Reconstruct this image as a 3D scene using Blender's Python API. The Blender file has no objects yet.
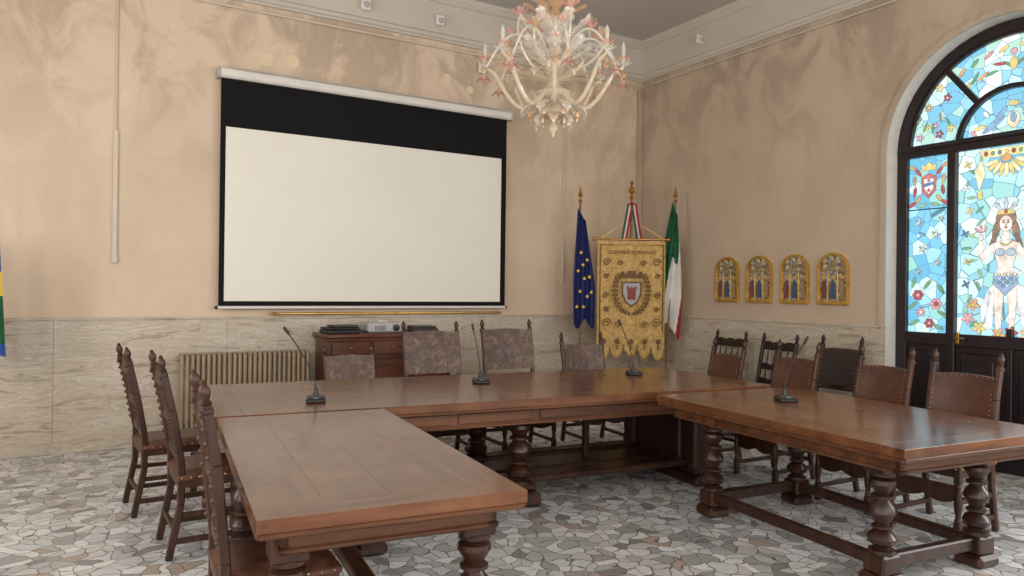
import bpy, bmesh, math, random
from mathutils import Matrix, Vector
random.seed(7)
S=bpy.context.scene
COL=S.collection
pi=math.pi
def lin(c):
    r=[]
    for x in c[:3]:
        x=x/255.0
        r.append(x/12.92 if x<=0.04045 else ((x+0.055)/1.055)**2.4)
    return (r[0],r[1],r[2],1.0)
# ------------------------------------------------------------ materials
def newmat(name):
    m=bpy.data.materials.new(name); m.use_nodes=True
    nt=m.node_tree; b=nt.nodes['Principled BSDF']
    return m,nt,b
def coords(nt,scale=(1,1,1),rot=(0,0,0),kind='Object'):
    tc=nt.nodes.new('ShaderNodeTexCoord'); mp=nt.nodes.new('ShaderNodeMapping')
    mp.inputs['Scale'].default_value=scale; mp.inputs['Rotation'].default_value=rot
    nt.links.new(tc.outputs[kind],mp.inputs['Vector']); return mp.outputs['Vector']
def ramp(nt,fac,stops,interp='LINEAR'):
    r=nt.nodes.new('ShaderNodeValToRGB'); r.color_ramp.interpolation=interp
    el=r.color_ramp.elements
    while len(el)<len(stops): el.new(0.5)
    for e,(p,c) in zip(el,stops): e.position=p; e.color=lin(c)
    nt.links.new(fac,r.inputs['Fac']); return r.outputs['Color']
def noise(nt,vec,scale,detail=4,rough=.55,dist=0):
    n=nt.nodes.new('ShaderNodeTexNoise'); n.inputs['Scale'].default_value=scale
    n.inputs['Detail'].default_value=detail; n.inputs['Roughness'].default_value=rough
    n.inputs['Distortion'].default_value=dist
    nt.links.new(vec,n.inputs['Vector']); return n.outputs['Fac']
def bump(nt,b,h,strength=.2,dist=.01):
    n=nt.nodes.new('ShaderNodeBump'); n.inputs['Strength'].default_value=strength
    n.inputs['Distance'].default_value=dist
    nt.links.new(h,n.inputs['Height']); nt.links.new(n.outputs['Normal'],b.inputs['Normal'])
def mat(name,c,rough=.6,metal=0,var=0.0,vs=6,spec=None,bmp=0):
    m,nt,b=newmat(name)
    b.inputs['Roughness'].default_value=rough; b.inputs['Metallic'].default_value=metal
    if spec is not None: b.inputs['Specular IOR Level'].default_value=spec
    f=noise(nt,coords(nt),vs,5)
    lo=[max(0,x*(1-var)) for x in c]; hi=[min(255,x*(1+var)) for x in c]
    nt.links.new(ramp(nt,f,[(.3,lo),(.7,hi)]),b.inputs['Base Color'])
    if bmp: bump(nt,b,noise(nt,coords(nt),vs*6,4),bmp,.004)
    return m
def wood(name,dark,mid,light,rough=.35,axis=1,bmp=.05,sc=1.0,coat=0,worn=None):
    m,nt,b=newmat(name)
    s=[14*sc]*3; s[axis]=1.1*sc
    v=coords(nt,tuple(s))
    f=noise(nt,v,1.0,7,.62,.6)
    col=ramp(nt,f,[(.28,dark),(.5,mid),(.74,light)])
    if worn:
        n2=noise(nt,coords(nt),2.6,8,.66,.4)
        r2=nt.nodes.new('ShaderNodeMapRange'); r2.inputs['From Min'].default_value=.46; r2.inputs['From Max'].default_value=.68; r2.inputs['To Max'].default_value=.6
        nt.links.new(n2,r2.inputs['Value'])
        mx=nt.nodes.new('ShaderNodeMix'); mx.data_type='RGBA'; nt.links.new(r2.outputs['Result'],mx.inputs[0]); nt.links.new(col,mx.inputs[6]); mx.inputs[7].default_value=lin(worn)
        col=mx.outputs[2]
    nt.links.new(col,b.inputs['Base Color'])
    f2=noise(nt,coords(nt),3,5)
    r=nt.nodes.new('ShaderNodeMapRange'); r.inputs['To Min'].default_value=rough*.7; r.inputs['To Max'].default_value=rough*1.35
    nt.links.new(f2,r.inputs['Value']); nt.links.new(r.outputs['Result'],b.inputs['Roughness'])
    b.inputs['Coat Weight'].default_value=coat; b.inputs['Coat Roughness'].default_value=.14
    bump(nt,b,f,bmp,.004)
    return m
def emis(name,c,st):
    m,nt,b=newmat(name)
    b.inputs['Base Color'].default_value=lin([x*.5 for x in c]); b.inputs['Roughness'].default_value=.2
    v=noise(nt,coords(nt),14,4)
    col=ramp(nt,v,[(.3,[x*.8 for x in c]),(.7,[min(255,x*1.08) for x in c])])
    nt.links.new(col,b.inputs['Emission Color']); b.inputs['Emission Strength'].default_value=st
    return m

def plaster(name,a,bb,c,stain=None):
    m,nt,b=newmat(name); b.inputs['Roughness'].default_value=.85
    f=noise(nt,coords(nt),.9,8,.62,.3)
    col=ramp(nt,f,[(.25,a),(.5,bb),(.75,c)])
    if stain:
        sp=nt.nodes.new('ShaderNodeSeparateXYZ'); nt.links.new(coords(nt),sp.inputs[0])
        mr=nt.nodes.new('ShaderNodeMapRange'); mr.inputs['From Min'].default_value=2.4; mr.inputs['From Max'].default_value=4.2
        mr.inputs['To Min'].default_value=.15
        nt.links.new(sp.outputs['Z'],mr.inputs['Value'])
        n2=noise(nt,coords(nt,(1,1,.7)),1.9,9,.68,.8)
        r2=nt.nodes.new('ShaderNodeMapRange'); r2.inputs['From Min'].default_value=.44; r2.inputs['From Max'].default_value=.58; r2.inputs['To Max'].default_value=1
        nt.links.new(n2,r2.inputs['Value'])
        mu=nt.nodes.new('ShaderNodeMath'); mu.operation='MULTIPLY'; nt.links.new(mr.outputs['Result'],mu.inputs[0]); nt.links.new(r2.outputs['Result'],mu.inputs[1])
        mx=nt.nodes.new('ShaderNodeMix'); mx.data_type='RGBA'; nt.links.new(mu.outputs[0],mx.inputs[0]); nt.links.new(col,mx.inputs[6]); mx.inputs[7].default_value=lin(stain)
        col=mx.outputs[2]
    nt.links.new(col,b.inputs['Base Color'])
    bump(nt,b,noise(nt,coords(nt),18,5),.08,.01)
    return m
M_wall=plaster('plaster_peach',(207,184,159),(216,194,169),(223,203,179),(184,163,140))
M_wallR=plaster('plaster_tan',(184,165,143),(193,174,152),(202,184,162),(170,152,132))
M_ceil=plaster('plaster_ceiling',(184,180,174),(192,188,182),(200,196,190))
M_white=mat('trim_white',(222,217,209),.6,var=.03)
M_cornice=plaster('plaster_cornice',(190,181,168),(200,191,178),(206,198,187))
def travertine():
    m,nt,b=newmat('travertine'); b.inputs['Roughness'].default_value=.33
    v=coords(nt,(.9,.9,5.5))
    f=noise(nt,v,1.9,12,.72,1.1)
    c=ramp(nt,f,[(.28,(122,108,92)),(.40,(162,148,130)),(.47,(196,184,166)),(.52,(172,158,140)),(.58,(202,192,176)),(.65,(174,161,144)),(.78,(208,199,185))])
    nt.links.new(c,b.inputs['Base Color']); return m
M_trav=travertine()
def paving():
    m,nt,b=newmat('palladiana_paving')
    base=coords(nt,(1,1,1))
    wn=nt.nodes.new('ShaderNodeTexNoise'); wn.inputs['Scale'].default_value=4.0; wn.inputs['Detail'].default_value=2
    nt.links.new(base,wn.inputs['Vector'])
    vm=nt.nodes.new('ShaderNodeVectorMath'); vm.operation='MULTIPLY_ADD'; vm.inputs[1].default_value=(.24,.24,0)
    nt.links.new(wn.outputs['Color'],vm.inputs[0]); nt.links.new(base,vm.inputs[2]); v=vm.outputs[0]
    def vor(feat):
        n=nt.nodes.new('ShaderNodeTexVoronoi'); n.feature=feat; n.inputs['Scale'].default_value=11.0
        n.inputs['Randomness'].default_value=1.0; n.voronoi_dimensions='2D'
        nt.links.new(v,n.inputs['Vector']); return n
    a=vor('F1'); e=vor('DISTANCE_TO_EDGE')
    sep=nt.nodes.new('ShaderNodeSeparateColor'); nt.links.new(a.outputs['Color'],sep.inputs['Color'])
    cc=ramp(nt,sep.outputs[0],[(0,(212,213,214)),(.18,(186,186,185)),(.32,(232,232,232)),(.52,(168,167,166)),(.64,(206,205,203)),(.82,(144,142,141)),(.87,(224,224,223)),(.965,(184,168,154))],'CONSTANT')
    n=noise(nt,v,30,6,.65)
    mul=nt.nodes.new('ShaderNodeMix'); mul.data_type='RGBA'; mul.blend_type='MULTIPLY'; mul.inputs[0].default_value=.45
    nt.links.new(cc,mul.inputs[6]); nt.links.new(ramp(nt,n,[(.3,(192,191,190)),(.65,(255,255,255))]),mul.inputs[7])
    mr=nt.nodes.new('ShaderNodeMapRange'); mr.inputs['From Min'].default_value=.025; mr.inputs['From Max'].default_value=.05
    nt.links.new(e.outputs['Distance'],mr.inputs['Value'])
    mx=nt.nodes.new('ShaderNodeMix'); mx.data_type='RGBA'
    nt.links.new(mr.outputs['Result'],mx.inputs[0]); mx.inputs[6].default_value=lin((118,112,106))
    nt.links.new(mul.outputs[2],mx.inputs[7]); nt.links.new(mx.outputs[2],b.inputs['Base Color'])
    b.inputs['Roughness'].default_value=.27
    bump(nt,b,mr.outputs['Result'],.12,.003)
    return m
M_floor=paving()
M_topY=wood('walnut_top_long',(68,38,22),(98,58,34),(124,80,50),.25,1,.015,coat=.3,worn=(130,88,58))
M_topX=wood('walnut_top_cross',(68,38,22),(98,58,34),(124,80,50),.25,0,.015,coat=.3,worn=(130,88,58))
M_wd=wood('walnut_frame',(58,32,18),(90,54,31),(118,75,44),.34,0,.06)
M_leg=wood('walnut_turned',(30,15,10),(52,28,17),(78,45,27),.33,2,.06)
M_chair=wood('chair_oak',(36,19,12),(60,34,20),(84,50,31),.4,2,.06)
M_chairD=wood('chair_dark',(22,13,11),(36,21,15),(52,31,22),.4,2,.06)
def leather(name,a,b_,c,sc=9,bs=40):
    m,nt,b=newmat(name); b.inputs['Roughness'].default_value=.42
    f=noise(nt,coords(nt),sc,8,.7,.8)
    nt.links.new(ramp(nt,f,[(.3,a),(.5,b_),(.72,c)]),b.inputs['Base Color'])
    bump(nt,b,noise(nt,coords(nt),bs,4),.35,.005); return m
M_leaOld=leather('leather_tooled',(46,29,21),(82,55,40),(132,104,86),16,60)
M_leaRed=leather('leather_chestnut',(50,25,14),(70,36,20),(90,50,29),6)
M_leaSeat=leather('leather_seat',(62,34,25),(86,52,38),(110,72,54))
M_brass=mat('aged_brass',(190,150,80),.3,.9,.1)
M_gold=mat('gilt_frame',(206,168,84),.4,.7,.15,20)
M_black=mat('black_plastic',(22,22,24),.4,0,.1)
M_dkgrey=mat('dark_grey_plastic',(60,60,62),.45,0,.1)
M_lgrey=mat('light_grey_plastic',(176,174,170),.45,0,.05)
M_scr=mat('screen_matte_white',(236,232,220),.9,0,.006,2,spec=.1)
M_scrB=mat('screen_black_border',(14,13,15),.7,0,.1,2,spec=.2)
M_rad=mat('radiator_enamel',(150,132,107),.4,0,.06)
M_cond=mat('conduit_pvc',(206,192,174),.5,0,.03)
M_door=wood('door_dark_wood',(18,10,15),(30,17,22),(42,25,30),.35,2,.04)
M_cab=wood('cabinet_wood',(54,27,16),(88,47,27),(112,63,38),.35,0,.05)
M_pole=wood('flag_pole_wood',(96,60,30),(130,86,48),(156,110,64),.4,2,.03)
# ------------------------------------------------------------ mesh builder
class MB:
    def __init__(s): s.v=[];s.f=[];s.mi=[];s.sm=[];s.mats=[]
    def _m(s,m):
        if m not in s.mats: s.mats.append(m)
        return s.mats.index(m)
    def add(s,vs,fs,m,smooth=False,M=None):
        o=len(s.v)
        for p in vs:
            p=Vector(p)
            s.v.append(M@p if M is not None else p)
        k=s._m(m)
        for f in fs:
            s.f.append([i+o for i in f]); s.mi.append(k); s.sm.append(smooth)
    def box(s,c,d,m,ch=.004,M=None):
        h=[x/2 for x in d]; ch=min(ch,min(h)*.6)
        vs=[];idx={}
        for ax in range(3):
            for sx in (-1,1):
                for sy in (-1,1):
                    for sz in (-1,1):
                        sg=(sx,sy,sz)
                        p=[sg[i]*(h[i]-(0 if i==ax else ch))+c[i] for i in range(3)]
                        idx[(ax,)+sg]=len(vs); vs.append(p)
        fs=[]
        for ax in range(3):
            o=[i for i in range(3) if i!=ax]
            for sa in (-1,1):
                q=[]
                for (a,b) in ((-1,-1),(1,-1),(1,1),(-1,1)):
                    sg=[0,0,0]; sg[ax]=sa; sg[o[0]]=a; sg[o[1]]=b; q.append(idx[(ax,)+tuple(sg)])
                fs.append(q)
        for a in range(3):
            for b in range(a+1,3):
                c3=3-a-b
                for sa in (-1,1):
                    for sb in (-1,1):
                        def k(ax,t):
                            sg=[0,0,0]; sg[a]=sa; sg[b]=sb; sg[c3]=t; return idx[(ax,)+tuple(sg)]
                        fs.append([k(a,-1),k(a,1),k(b,1),k(b,-1)])
        for sx in (-1,1):
            for sy in (-1,1):
                for sz in (-1,1): fs.append([idx[(i,sx,sy,sz)] for i in range(3)])
        s.add(vs,fs,m,False,M)
    def beam(s,p0,p1,w,h,m,ch=.004,side=(1,0,0),M=None):
        p0=Vector(p0);p1=Vector(p1); z=(p1-p0); L=z.length; z.normalize()
        x=Vector(side); x=(x-z*x.dot(z))
        if x.length<1e-4: x=Vector((0,1,0)); x=x-z*x.dot(z)
        x.normalize(); y=z.cross(x)
        R=Matrix((x,y,z)).transposed().to_4x4(); R.translation=(p0+p1)/2
        if M is not None: R=M@R
        s.box((0,0,0),(w,h,L),m,ch,R)
    def lathe(s,prof,pos,m,seg=20,M=None,smooth=True):
        vs=[];fs=[];n=len(prof)
        for (r,z) in prof:
            for i in range(seg):
                a=2*pi*i/seg; vs.append((pos[0]+r*math.cos(a),pos[1]+r*math.sin(a),pos[2]+z))
        for j in range(n-1):
            for i in range(seg):
                i2=(i+1)%seg; fs.append([j*seg+i,j*seg+i2,(j+1)*seg+i2,(j+1)*seg+i])
        fs.append(list(range(seg))[::-1]); fs.append([(n-1)*seg+i for i in range(seg)])
        s.add(vs,fs,m,smooth,M)
    def ball(s,c,r,m,seg=10,sq=(1,1,1),M=None):
        vs=[];fs=[];n=max(4,seg//2)
        vs.append((c[0],c[1],c[2]-r*sq[2]))
        for j in range(1,n):
            t=-pi/2+pi*j/n
            for i in range(seg):
                a=2*pi*i/seg
                vs.append((c[0]+r*sq[0]*math.cos(t)*math.cos(a),c[1]+r*sq[1]*math.cos(t)*math.sin(a),c[2]+r*sq[2]*math.sin(t)))
        vs.append((c[0],c[1],c[2]+r*sq[2])); top=len(vs)-1
        for i in range(seg):
            i2=(i+1)%seg
            fs.append([0,1+i2,1+i]); 
            for j in range(n-2): fs.append([1+j*seg+i,1+j*seg+i2,1+(j+1)*seg+i2,1+(j+1)*seg+i])
            fs.append([1+(n-2)*seg+i,1+(n-2)*seg+i2,top])
        s.add(vs,fs,m,True,M)
    def tube(s,pts,rad,m,seg=8,M=None):
        pts=[Vector(p) for p in pts]; n=len(pts)
        if not hasattr(rad,'__len__'): rad=[rad]*n
        vs=[];fs=[]; up=None
        for i in range(n):
            t=(pts[min(i+1,n-1)]-pts[max(i-1,0)]).normalized()
            if up is None:
                up=Vector((0,0,1)) if abs(t.z)<.9 else Vector((1,0,0))
            up=(up-t*up.dot(t)).normalized(); b=t.cross(up)
            for k in range(seg):
                a=2*pi*k/seg; vs.append(pts[i]+(up*math.cos(a)+b*math.sin(a))*rad[i])
        for j in range(n-1):
            for i in range(seg):
                i2=(i+1)%seg; fs.append([j*seg+i,j*seg+i2,(j+1)*seg+i2,(j+1)*seg+i])
        fs.append(list(range(seg))[::-1]); fs.append([(n-1)*seg+i for i in range(seg)])
        s.add(vs,fs,m,True,M)
    def poly(s,pts,th,m,M=None):
        n=len(pts)
        vs=[(x,0,z) for x,z in pts]+[(x,th,z) for x,z in pts]
        fs=[list(range(n)),list(range(n,2*n))[::-1]]+[[i,(i+1)%n,n+(i+1)%n,n+i] for i in range(n)]
        s.add(vs,fs,m,False,M)
    def ring(s,outer,inner,th,m,M=None,closed=True):
        n=len(outer)
        vs=[(x,0,z) for x,z in outer]+[(x,0,z) for x,z in inner]+[(x,th,z) for x,z in outer]+[(x,th,z) for x,z in inner]
        fs=[]
        for i in range(n if closed else n-1):
            j=(i+1)%n
            fs+= [[i,j,n+j,n+i],[2*n+i,2*n+j,3*n+j,3*n+i],[i,j,2*n+j,2*n+i],[n+i,n+j,3*n+j,3*n+i]]
        if not closed:
            fs+=[[0,n,3*n,2*n],[n-1,2*n-1,4*n-1,3*n-1]]
        s.add(vs,fs,m,False,M)
    def grid(s,fn,nu,nv,m,matfn=None,M=None):
        vs=[fn(i/nu,j/nv) for j in range(nv+1) for i in range(nu+1)]
        if matfn is None:
            s.add(vs,[[j*(nu+1)+i,j*(nu+1)+i+1,(j+1)*(nu+1)+i+1,(j+1)*(nu+1)+i] for j in range(nv) for i in range(nu)],m,True,M)
        else:
            o=len(s.v); s.add(vs,[],m,True,M)
            for j in range(nv):
                for i in range(nu):
                    s.f.append([o+j*(nu+1)+i,o+j*(nu+1)+i+1,o+(j+1)*(nu+1)+i+1,o+(j+1)*(nu+1)+i])
                    s.mi.append(s._m(matfn((i+.5)/nu,(j+.5)/nv))); s.sm.append(True)
    def text(s,body,size,m,M,ext=.001):
        cu=bpy.data.curves.new('t','FONT'); cu.body=body; cu.size=size; cu.align_x='CENTER'; cu.extrude=ext
        ob=bpy.data.objects.new('t',cu); COL.objects.link(ob)
        dg=bpy.context.evaluated_depsgraph_get()
        me=bpy.data.meshes.new_from_object(ob.evaluated_get(dg))
        R=Matrix.Rotation(pi/2,4,'X')
        s.add([v.co.copy() for v in me.vertices],[list(p.vertices) for p in me.polygons],m,False,M@R)
        bpy.data.objects.remove(ob); bpy.data.meshes.remove(me)
    def build(s,name,loc=(0,0,0),rz=0,sharp=38):
        me=bpy.data.meshes.new(name)
        me.from_pydata([tuple(p) for p in s.v],[],s.f)
        for m in s.mats: me.materials.append(m)
        for p,k,sm in zip(me.polygons,s.mi,s.sm): p.material_index=k; p.use_smooth=sm
        bm=bmesh.new(); bm.from_mesh(me); bmesh.ops.recalc_face_normals(bm,faces=bm.faces)
        for e in bm.edges:
            if len(e.link_faces)==2 and e.calc_face_angle(0)>math.radians(sharp): e.smooth=False
        bm.to_mesh(me); bm.free(); me.update()
        o=bpy.data.objects.new(name,me); COL.objects.link(o); o.location=loc; o.rotation_euler=(0,0,rz)
        return o
# ------------------------------------------------------------ room
XR=6.65; YB=7.70; XL=-3.0; YF=-2.6; ZC=4.86; WH=1.18
def simple(name,boxes):
    b=MB()
    for c,d,m in boxes: b.box(c,d,m,.0015)
    return b.build(name)
simple('floor',[(((XL+XR)/2+.1,(YB+YF)/2,-.05),(XR-XL+.8,YB-YF+.6,.1),M_floor)])
simple('ceiling',[(((XL+XR)/2,(YB+YF)/2,ZC+.05),(XR-XL+.6,YB-YF+.6,.1),M_ceil)])
simple('wall_back',[(((XL+XR)/2,YB+.1,ZC/2),(XR-XL+.4,.2,ZC),M_wall)])
simple('wall_left',[((XL-.1,(YB+YF)/2,ZC/2),(.2,YB-YF,ZC),M_wall)])
simple('wall_front',[(((XL+XR)/2,YF-.1,ZC/2),(XR-XL+.4,.2,ZC),M_wall)])
YC=3.19; RO=1.0; ZS=2.84; TH=.4
b=MB(); N=28
arch=[(YC+RO*math.cos(pi*i/N),ZS+RO*math.sin(pi*i/N)) for i in range(N+1)]
def wq(y0,y1,z00,z01,z10,z11):
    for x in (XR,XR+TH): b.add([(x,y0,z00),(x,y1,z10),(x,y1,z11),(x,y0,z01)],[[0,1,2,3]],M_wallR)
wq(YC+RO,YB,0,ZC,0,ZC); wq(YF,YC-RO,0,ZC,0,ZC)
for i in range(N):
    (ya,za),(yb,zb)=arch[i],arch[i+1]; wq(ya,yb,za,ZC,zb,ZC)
path=[(YC+RO,0)]+arch+[(YC-RO,0)]
for i in range(len(path)-1):
    (ya,za),(yb,zb)=path[i],path[i+1]
    b.add([(XR,ya,za),(XR,yb,zb),(XR+TH,yb,zb),(XR+TH,ya,za)],[[0,1,2,3]],M_white)
b.build('wall_right')
b=MB()
for (w0,w1,t) in ((0,.05,.022),(.05,.075,.012)):
    a_out=[(RO+w1,WH-ZS)]+[((RO+w1)*math.cos(pi*k/N),(RO+w1)*math.sin(pi*k/N)) for k in range(N+1)]+[(-RO-w1,WH-ZS)]
    a_in=[(RO+w0,WH-ZS)]+[((RO+w0)*math.cos(pi*k/N),(RO+w0)*math.sin(pi*k/N)) for k in range(N+1)]+[(-RO-w0,WH-ZS)]
    MM=Matrix.Translation((XR-t,YC,ZS))@Matrix.Rotation(-pi/2,4,'Z')
    b.ring(a_out,a_in,t,M_wallR,MM,False)
b.build('trim_1')
b=MB()
x=XL
while x<XR-.1:
    w=min(1.45,XR-.02-x); b.box((x+w/2,YB-.015,WH/2),(w-.002,.03,WH),M_trav,.001); x+=w
b.box(((XL+XR)/2,YB-.02,WH+.012),(XR-XL,.04,.024),M_trav,.004)
b.box(((XL+XR)/2,YB-.022,.05),(XR-XL,.044,.10),M_trav,.004)
b.build('trim_2')
b=MB()
y=YB-.04
while y>YC+RO+.05:
    w=min(1.3,y-(YC+RO)); b.box((XR-.015,y-w/2,WH/2),(.03,w-.002,WH),M_trav,.001); y-=w
b.box((XR-.02,(YB-.04+YC+RO)/2,WH+.012),(.04,YB-.04-YC-RO,.024),M_trav,.004)
b.box((XR-.022,(YB-.05+YC+RO)/2,.06),(.044,YB-.05-YC-RO,.12),M_trav,.004)
b.box((XR-.015,(YF+YC-RO)/2,WH/2),(.03,YC-RO-YF,WH),M_trav,.001)
b.build('trim_3')
def prof_run(b,prof,axis,m):
    n=len(prof); vs=[]
    for (o,z) in prof:
        if axis=='x': vs.append((XL,YB-o,z))
        else: vs.append((XR-o,YF,z))
    for (o,z) in prof: vs.append((XR-o,YB-o,z))
    b.add(vs,[[i,i+1,n+i+1,n+i] for i in range(n-1)],m)
prof=[(0,4.33),(.03,4.335),(.035,4.35),(.055,4.36),(.065,4.375),(.065,4.395),(.045,4.405),(.03,4.42),(0.012,4.425),(.012,4.76),(.04,4.775),(.06,4.80),(.08,4.82),(.09,4.84),(.09,4.86)]
b=MB(); prof_run(b,prof,'x',M_cornice); b.build('trim_4')
b=MB(); prof_run(b,prof,'y',M_cornice); b.build('trim_5')
def win(name,c,w,h,axis):
    b=MB(); M=Matrix.Translation(c)@Matrix.Rotation(0 if axis=='y' else pi/2,4,'Z')
    gl=emis('window_daylight_pane',(235,240,250),1.0)
    b.box((0,0,0),(w,.02,h),gl,.001,M)
    for sx in (-1,0,1): b.box((sx*w/2,.0,0),(.08,.07,h+.08),M_white,.004,M)
    for sz in (-1,.3,1): b.box((0,0,sz*h/2),(w+.08,.07,.08),M_white,.004,M)
    return b.build(name)
def alight(name,loc,rot,sx,sy,e,c):
    l=bpy.data.lights.new(name,'AREA'); l.shape='RECTANGLE'; l.size=sx; l.size_y=sy; l.energy=e; l.color=c
    o=bpy.data.objects.new(name,l); COL.objects.link(o); o.location=loc; o.rotation_euler=rot; return o
for i,xx in enumerate((-1.2,1.9,4.9)):
    win('window_%d'%(i+1),(xx,YF+.04,2.5),1.5,2.7,'y')
    alight('window_daylight',(xx,YF+.12,2.5),(pi/2,0,0),1.4,2.6,(110,82,66)[i],(1,.985,.97))
for i,yy in enumerate((1.0,4.4)):
    win('window_%d'%(i+4),(XL+.04,yy,2.5),1.5,2.7,'x')
    alight('window_daylight',(XL+.12,yy,2.5),(pi/2,0,-pi/2),1.4,2.6,84,(1,.985,.97))
win('window_6',(XR-.045,.35,2.3),1.6,2.9,'x')  # out-of-view window, added to give the right-hand fill light a source
alight('window_daylight',(XR-.13,.35,2.3),(pi/2,0,pi/2),1.5,2.8,140,(.95,.98,1))  # fill light added to brighten the floor and right table from the right
# ------------------------------------------------------------ door with stained glass
cols={}
def soft(c): 
    g=sum(c)/3; return tuple(min(255,(x*.78+g*.22)*.9+26) for x in c)
def G(c,st=1.0):
    k=(c,st)
    if k not in cols: cols[k]=emis('stained_glass_%d'%len(cols),soft(c),st)
    return cols[k]
def glass_bg(name,stops,scale,st=1.0,lw=.03,lead=(70,110,120)):
    m,nt,b_=newmat(name); v=coords(nt)
    def vor(f):
        n=nt.nodes.new('ShaderNodeTexVoronoi'); n.feature=f; n.inputs['Scale'].default_value=scale; nt.links.new(v,n.inputs['Vector']); return n
    a=vor('F1'); e=vor('DISTANCE_TO_EDGE')
    sp=nt.nodes.new('ShaderNodeSeparateColor'); nt.links.new(a.outputs['Color'],sp.inputs['Color'])
    c=ramp(nt,sp.outputs[0],stops,'CONSTANT')
    mr=nt.nodes.new('ShaderNodeMapRange'); mr.inputs['From Min'].default_value=lw*.4; mr.inputs['From Max'].default_value=lw
    nt.links.new(e.outputs['Distance'],mr.inputs['Value'])
    mx=nt.nodes.new('ShaderNodeMix'); mx.data_type='RGBA'; nt.links.new(mr.outputs['Result'],mx.inputs[0])
    mx.inputs[6].default_value=lin(lead); nt.links.new(c,mx.inputs[7])
    b_.inputs['Base Color'].default_value=(.05,.05,.06,1); b_.inputs['Roughness'].default_value=.15
    nt.links.new(mx.outputs[2],b_.inputs['Emission Color']); b_.inputs['Emission Strength'].default_value=st
    return m
G_main=glass_bg('stained_glass_sky',[(0,(176,222,234)),(.25,(142,202,222)),(.45,(204,232,232)),(.62,(158,212,210)),(.78,(220,236,230)),(.9,(118,184,214))],7,1.3,.022,(96,140,150))
G_side=glass_bg('stained_glass_aqua',[(0,(120,196,226)),(.3,(158,216,230)),(.5,(104,180,214)),(.7,(150,212,206)),(.85,(200,232,236))],9,1.3,.024,(80,124,140))
G_fan=glass_bg('stained_glass_fan',[(0,(150,210,232)),(.3,(200,232,238)),(.5,(120,190,220)),(.75,(176,218,204)),(.9,(228,236,232))],9,1.3,.024,(80,124,140))
LEAD=mat('lead_came',(52,60,66),.4,.3)
b=MB()
XD=XR+.16
DM=Matrix.Translation((XD,YC,0))@Matrix.Rotation(-pi/2,4,'Z')
def arcp(r,n=N,a0=0,a1=pi): return [(r*math.cos(a0+(a1-a0)*k/n),ZS+r*math.sin(a0+(a1-a0)*k/n)) for k in range(n+1)]
RF=RO-.004
b.ring(arcp(RF),arcp(.90),.07,M_door,DM,False)
b.ring(arcp(.90),arcp(.875),.05,M_door,DM@Matrix.Translation((0,.01,0)),False)
for sx in (-1,1):
    b.box((sx*.947,.035,ZS/2),(.096,.07,ZS),M_door,.004,DM)
    b.box((sx*.485,.03,ZS/2),(.075,.08,ZS),M_door,.006,DM)
b.box((0,.03,ZS),(1.9,.09,.11),M_door,.008,DM)
b.box((0,.02,ZS+.02),(1.9,.11,.03),M_door,.008,DM)
b.ring(arcp(.46),arcp(.42),.06,M_door,DM,False)
for a in (52,128):
    a=math.radians(a); b.beam((.45*math.cos(a),.03,ZS+.45*math.sin(a)),(.9*math.cos(a),.03,ZS+.9*math.sin(a)),.045,.05,M_door,.004,(0,1,0),DM)
b.box((0,.045,.56),(1.82,.03,1.12),M_door,.004,DM)
b.box((0,.03,1.10),(1.82,.07,.11),M_door,.008,DM)
b.box((0,.03,.09),(1.82,.07,.18),M_door,.008,DM)
b.box((0,.03,.62),(.05,.06,1.2),M_door,.006,DM)
for cx,w in ((-.715,.26),(.715,.26),(-.235,.33),(.235,.33)):
    b.box((cx,.025,.60),(w,.03,.78),M_door,.012,DM); b.box((cx,.012,.60),(w-.1,.03,.66),M_door,.012,DM)
b.box((-.42,-.0,1.12),(.03,.02,.10),M_brass,.004,DM); b.tube([(-.42,-.01,1.12),(-.42,-.05,1.12),(-.33,-.055,1.12)],.008,M_brass,8,DM)
b.box((0,.05,(1.15+ZS)/2),(.90,.008,ZS-1.15),G_main,.001,DM)
for sx in (-1,1): b.box((sx*.715,.05,(1.15+ZS)/2),(.40,.008,ZS-1.15),G_side,.001,DM)
b.poly(arcp(.9),.008,G_fan,DM@Matrix.Translation((0,.052,0)))
lay=[0]
LS=.000055
def shp(pts,c,st=1.2,off=.0425):
    lay[0]+=1; o=off-LS*lay[0]
    cx=sum(p[0] for p in pts)/len(pts); cz=sum(p[1] for p in pts)/len(pts)
    big=[]
    for (x,z) in pts:
        d=math.hypot(x-cx,z-cz)+1e-6; k=(d+.003)/d; big.append((cx+(x-cx)*k,cz+(z-cz)*k))
    b.poly(big,.0018,LEAD,DM@Matrix.Translation((0,o,0)))
    b.poly(pts,.0018,G(c,st),DM@Matrix.Translation((0,o-LS*.5,0)))
def ell(x,z,rx,rz,c,rot=0,n=14,st=1.2):
    p=[]
    for k in range(n):
        a=2*pi*k/n; u=rx*math.cos(a);w=rz*math.sin(a)
        p.append((x+u*math.cos(rot)-w*math.sin(rot),z+u*math.sin(rot)+w*math.cos(rot)))
    shp(p,c,st)
def panel_start(): lay[0]=0
SK=(240,220,206);RED=(190,60,66);BLU=(70,116,186);YEL=(236,208,104);GRN=(92,160,108);ORG=(226,158,92);WHT=(244,244,238);PNK=(222,144,162)
panel_start()
fx=-.05
rnd=random.Random(3)
for s in (-1,1):
    for k in range(14):
        z=1.25+1.45*k/13; x=s*(.31+.06*math.sin(k*1.3)); 
        ell(x,z,.042,.012,(GRN,(150,196,124),(112,178,152))[k%3],rnd.uniform(0,pi))
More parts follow.
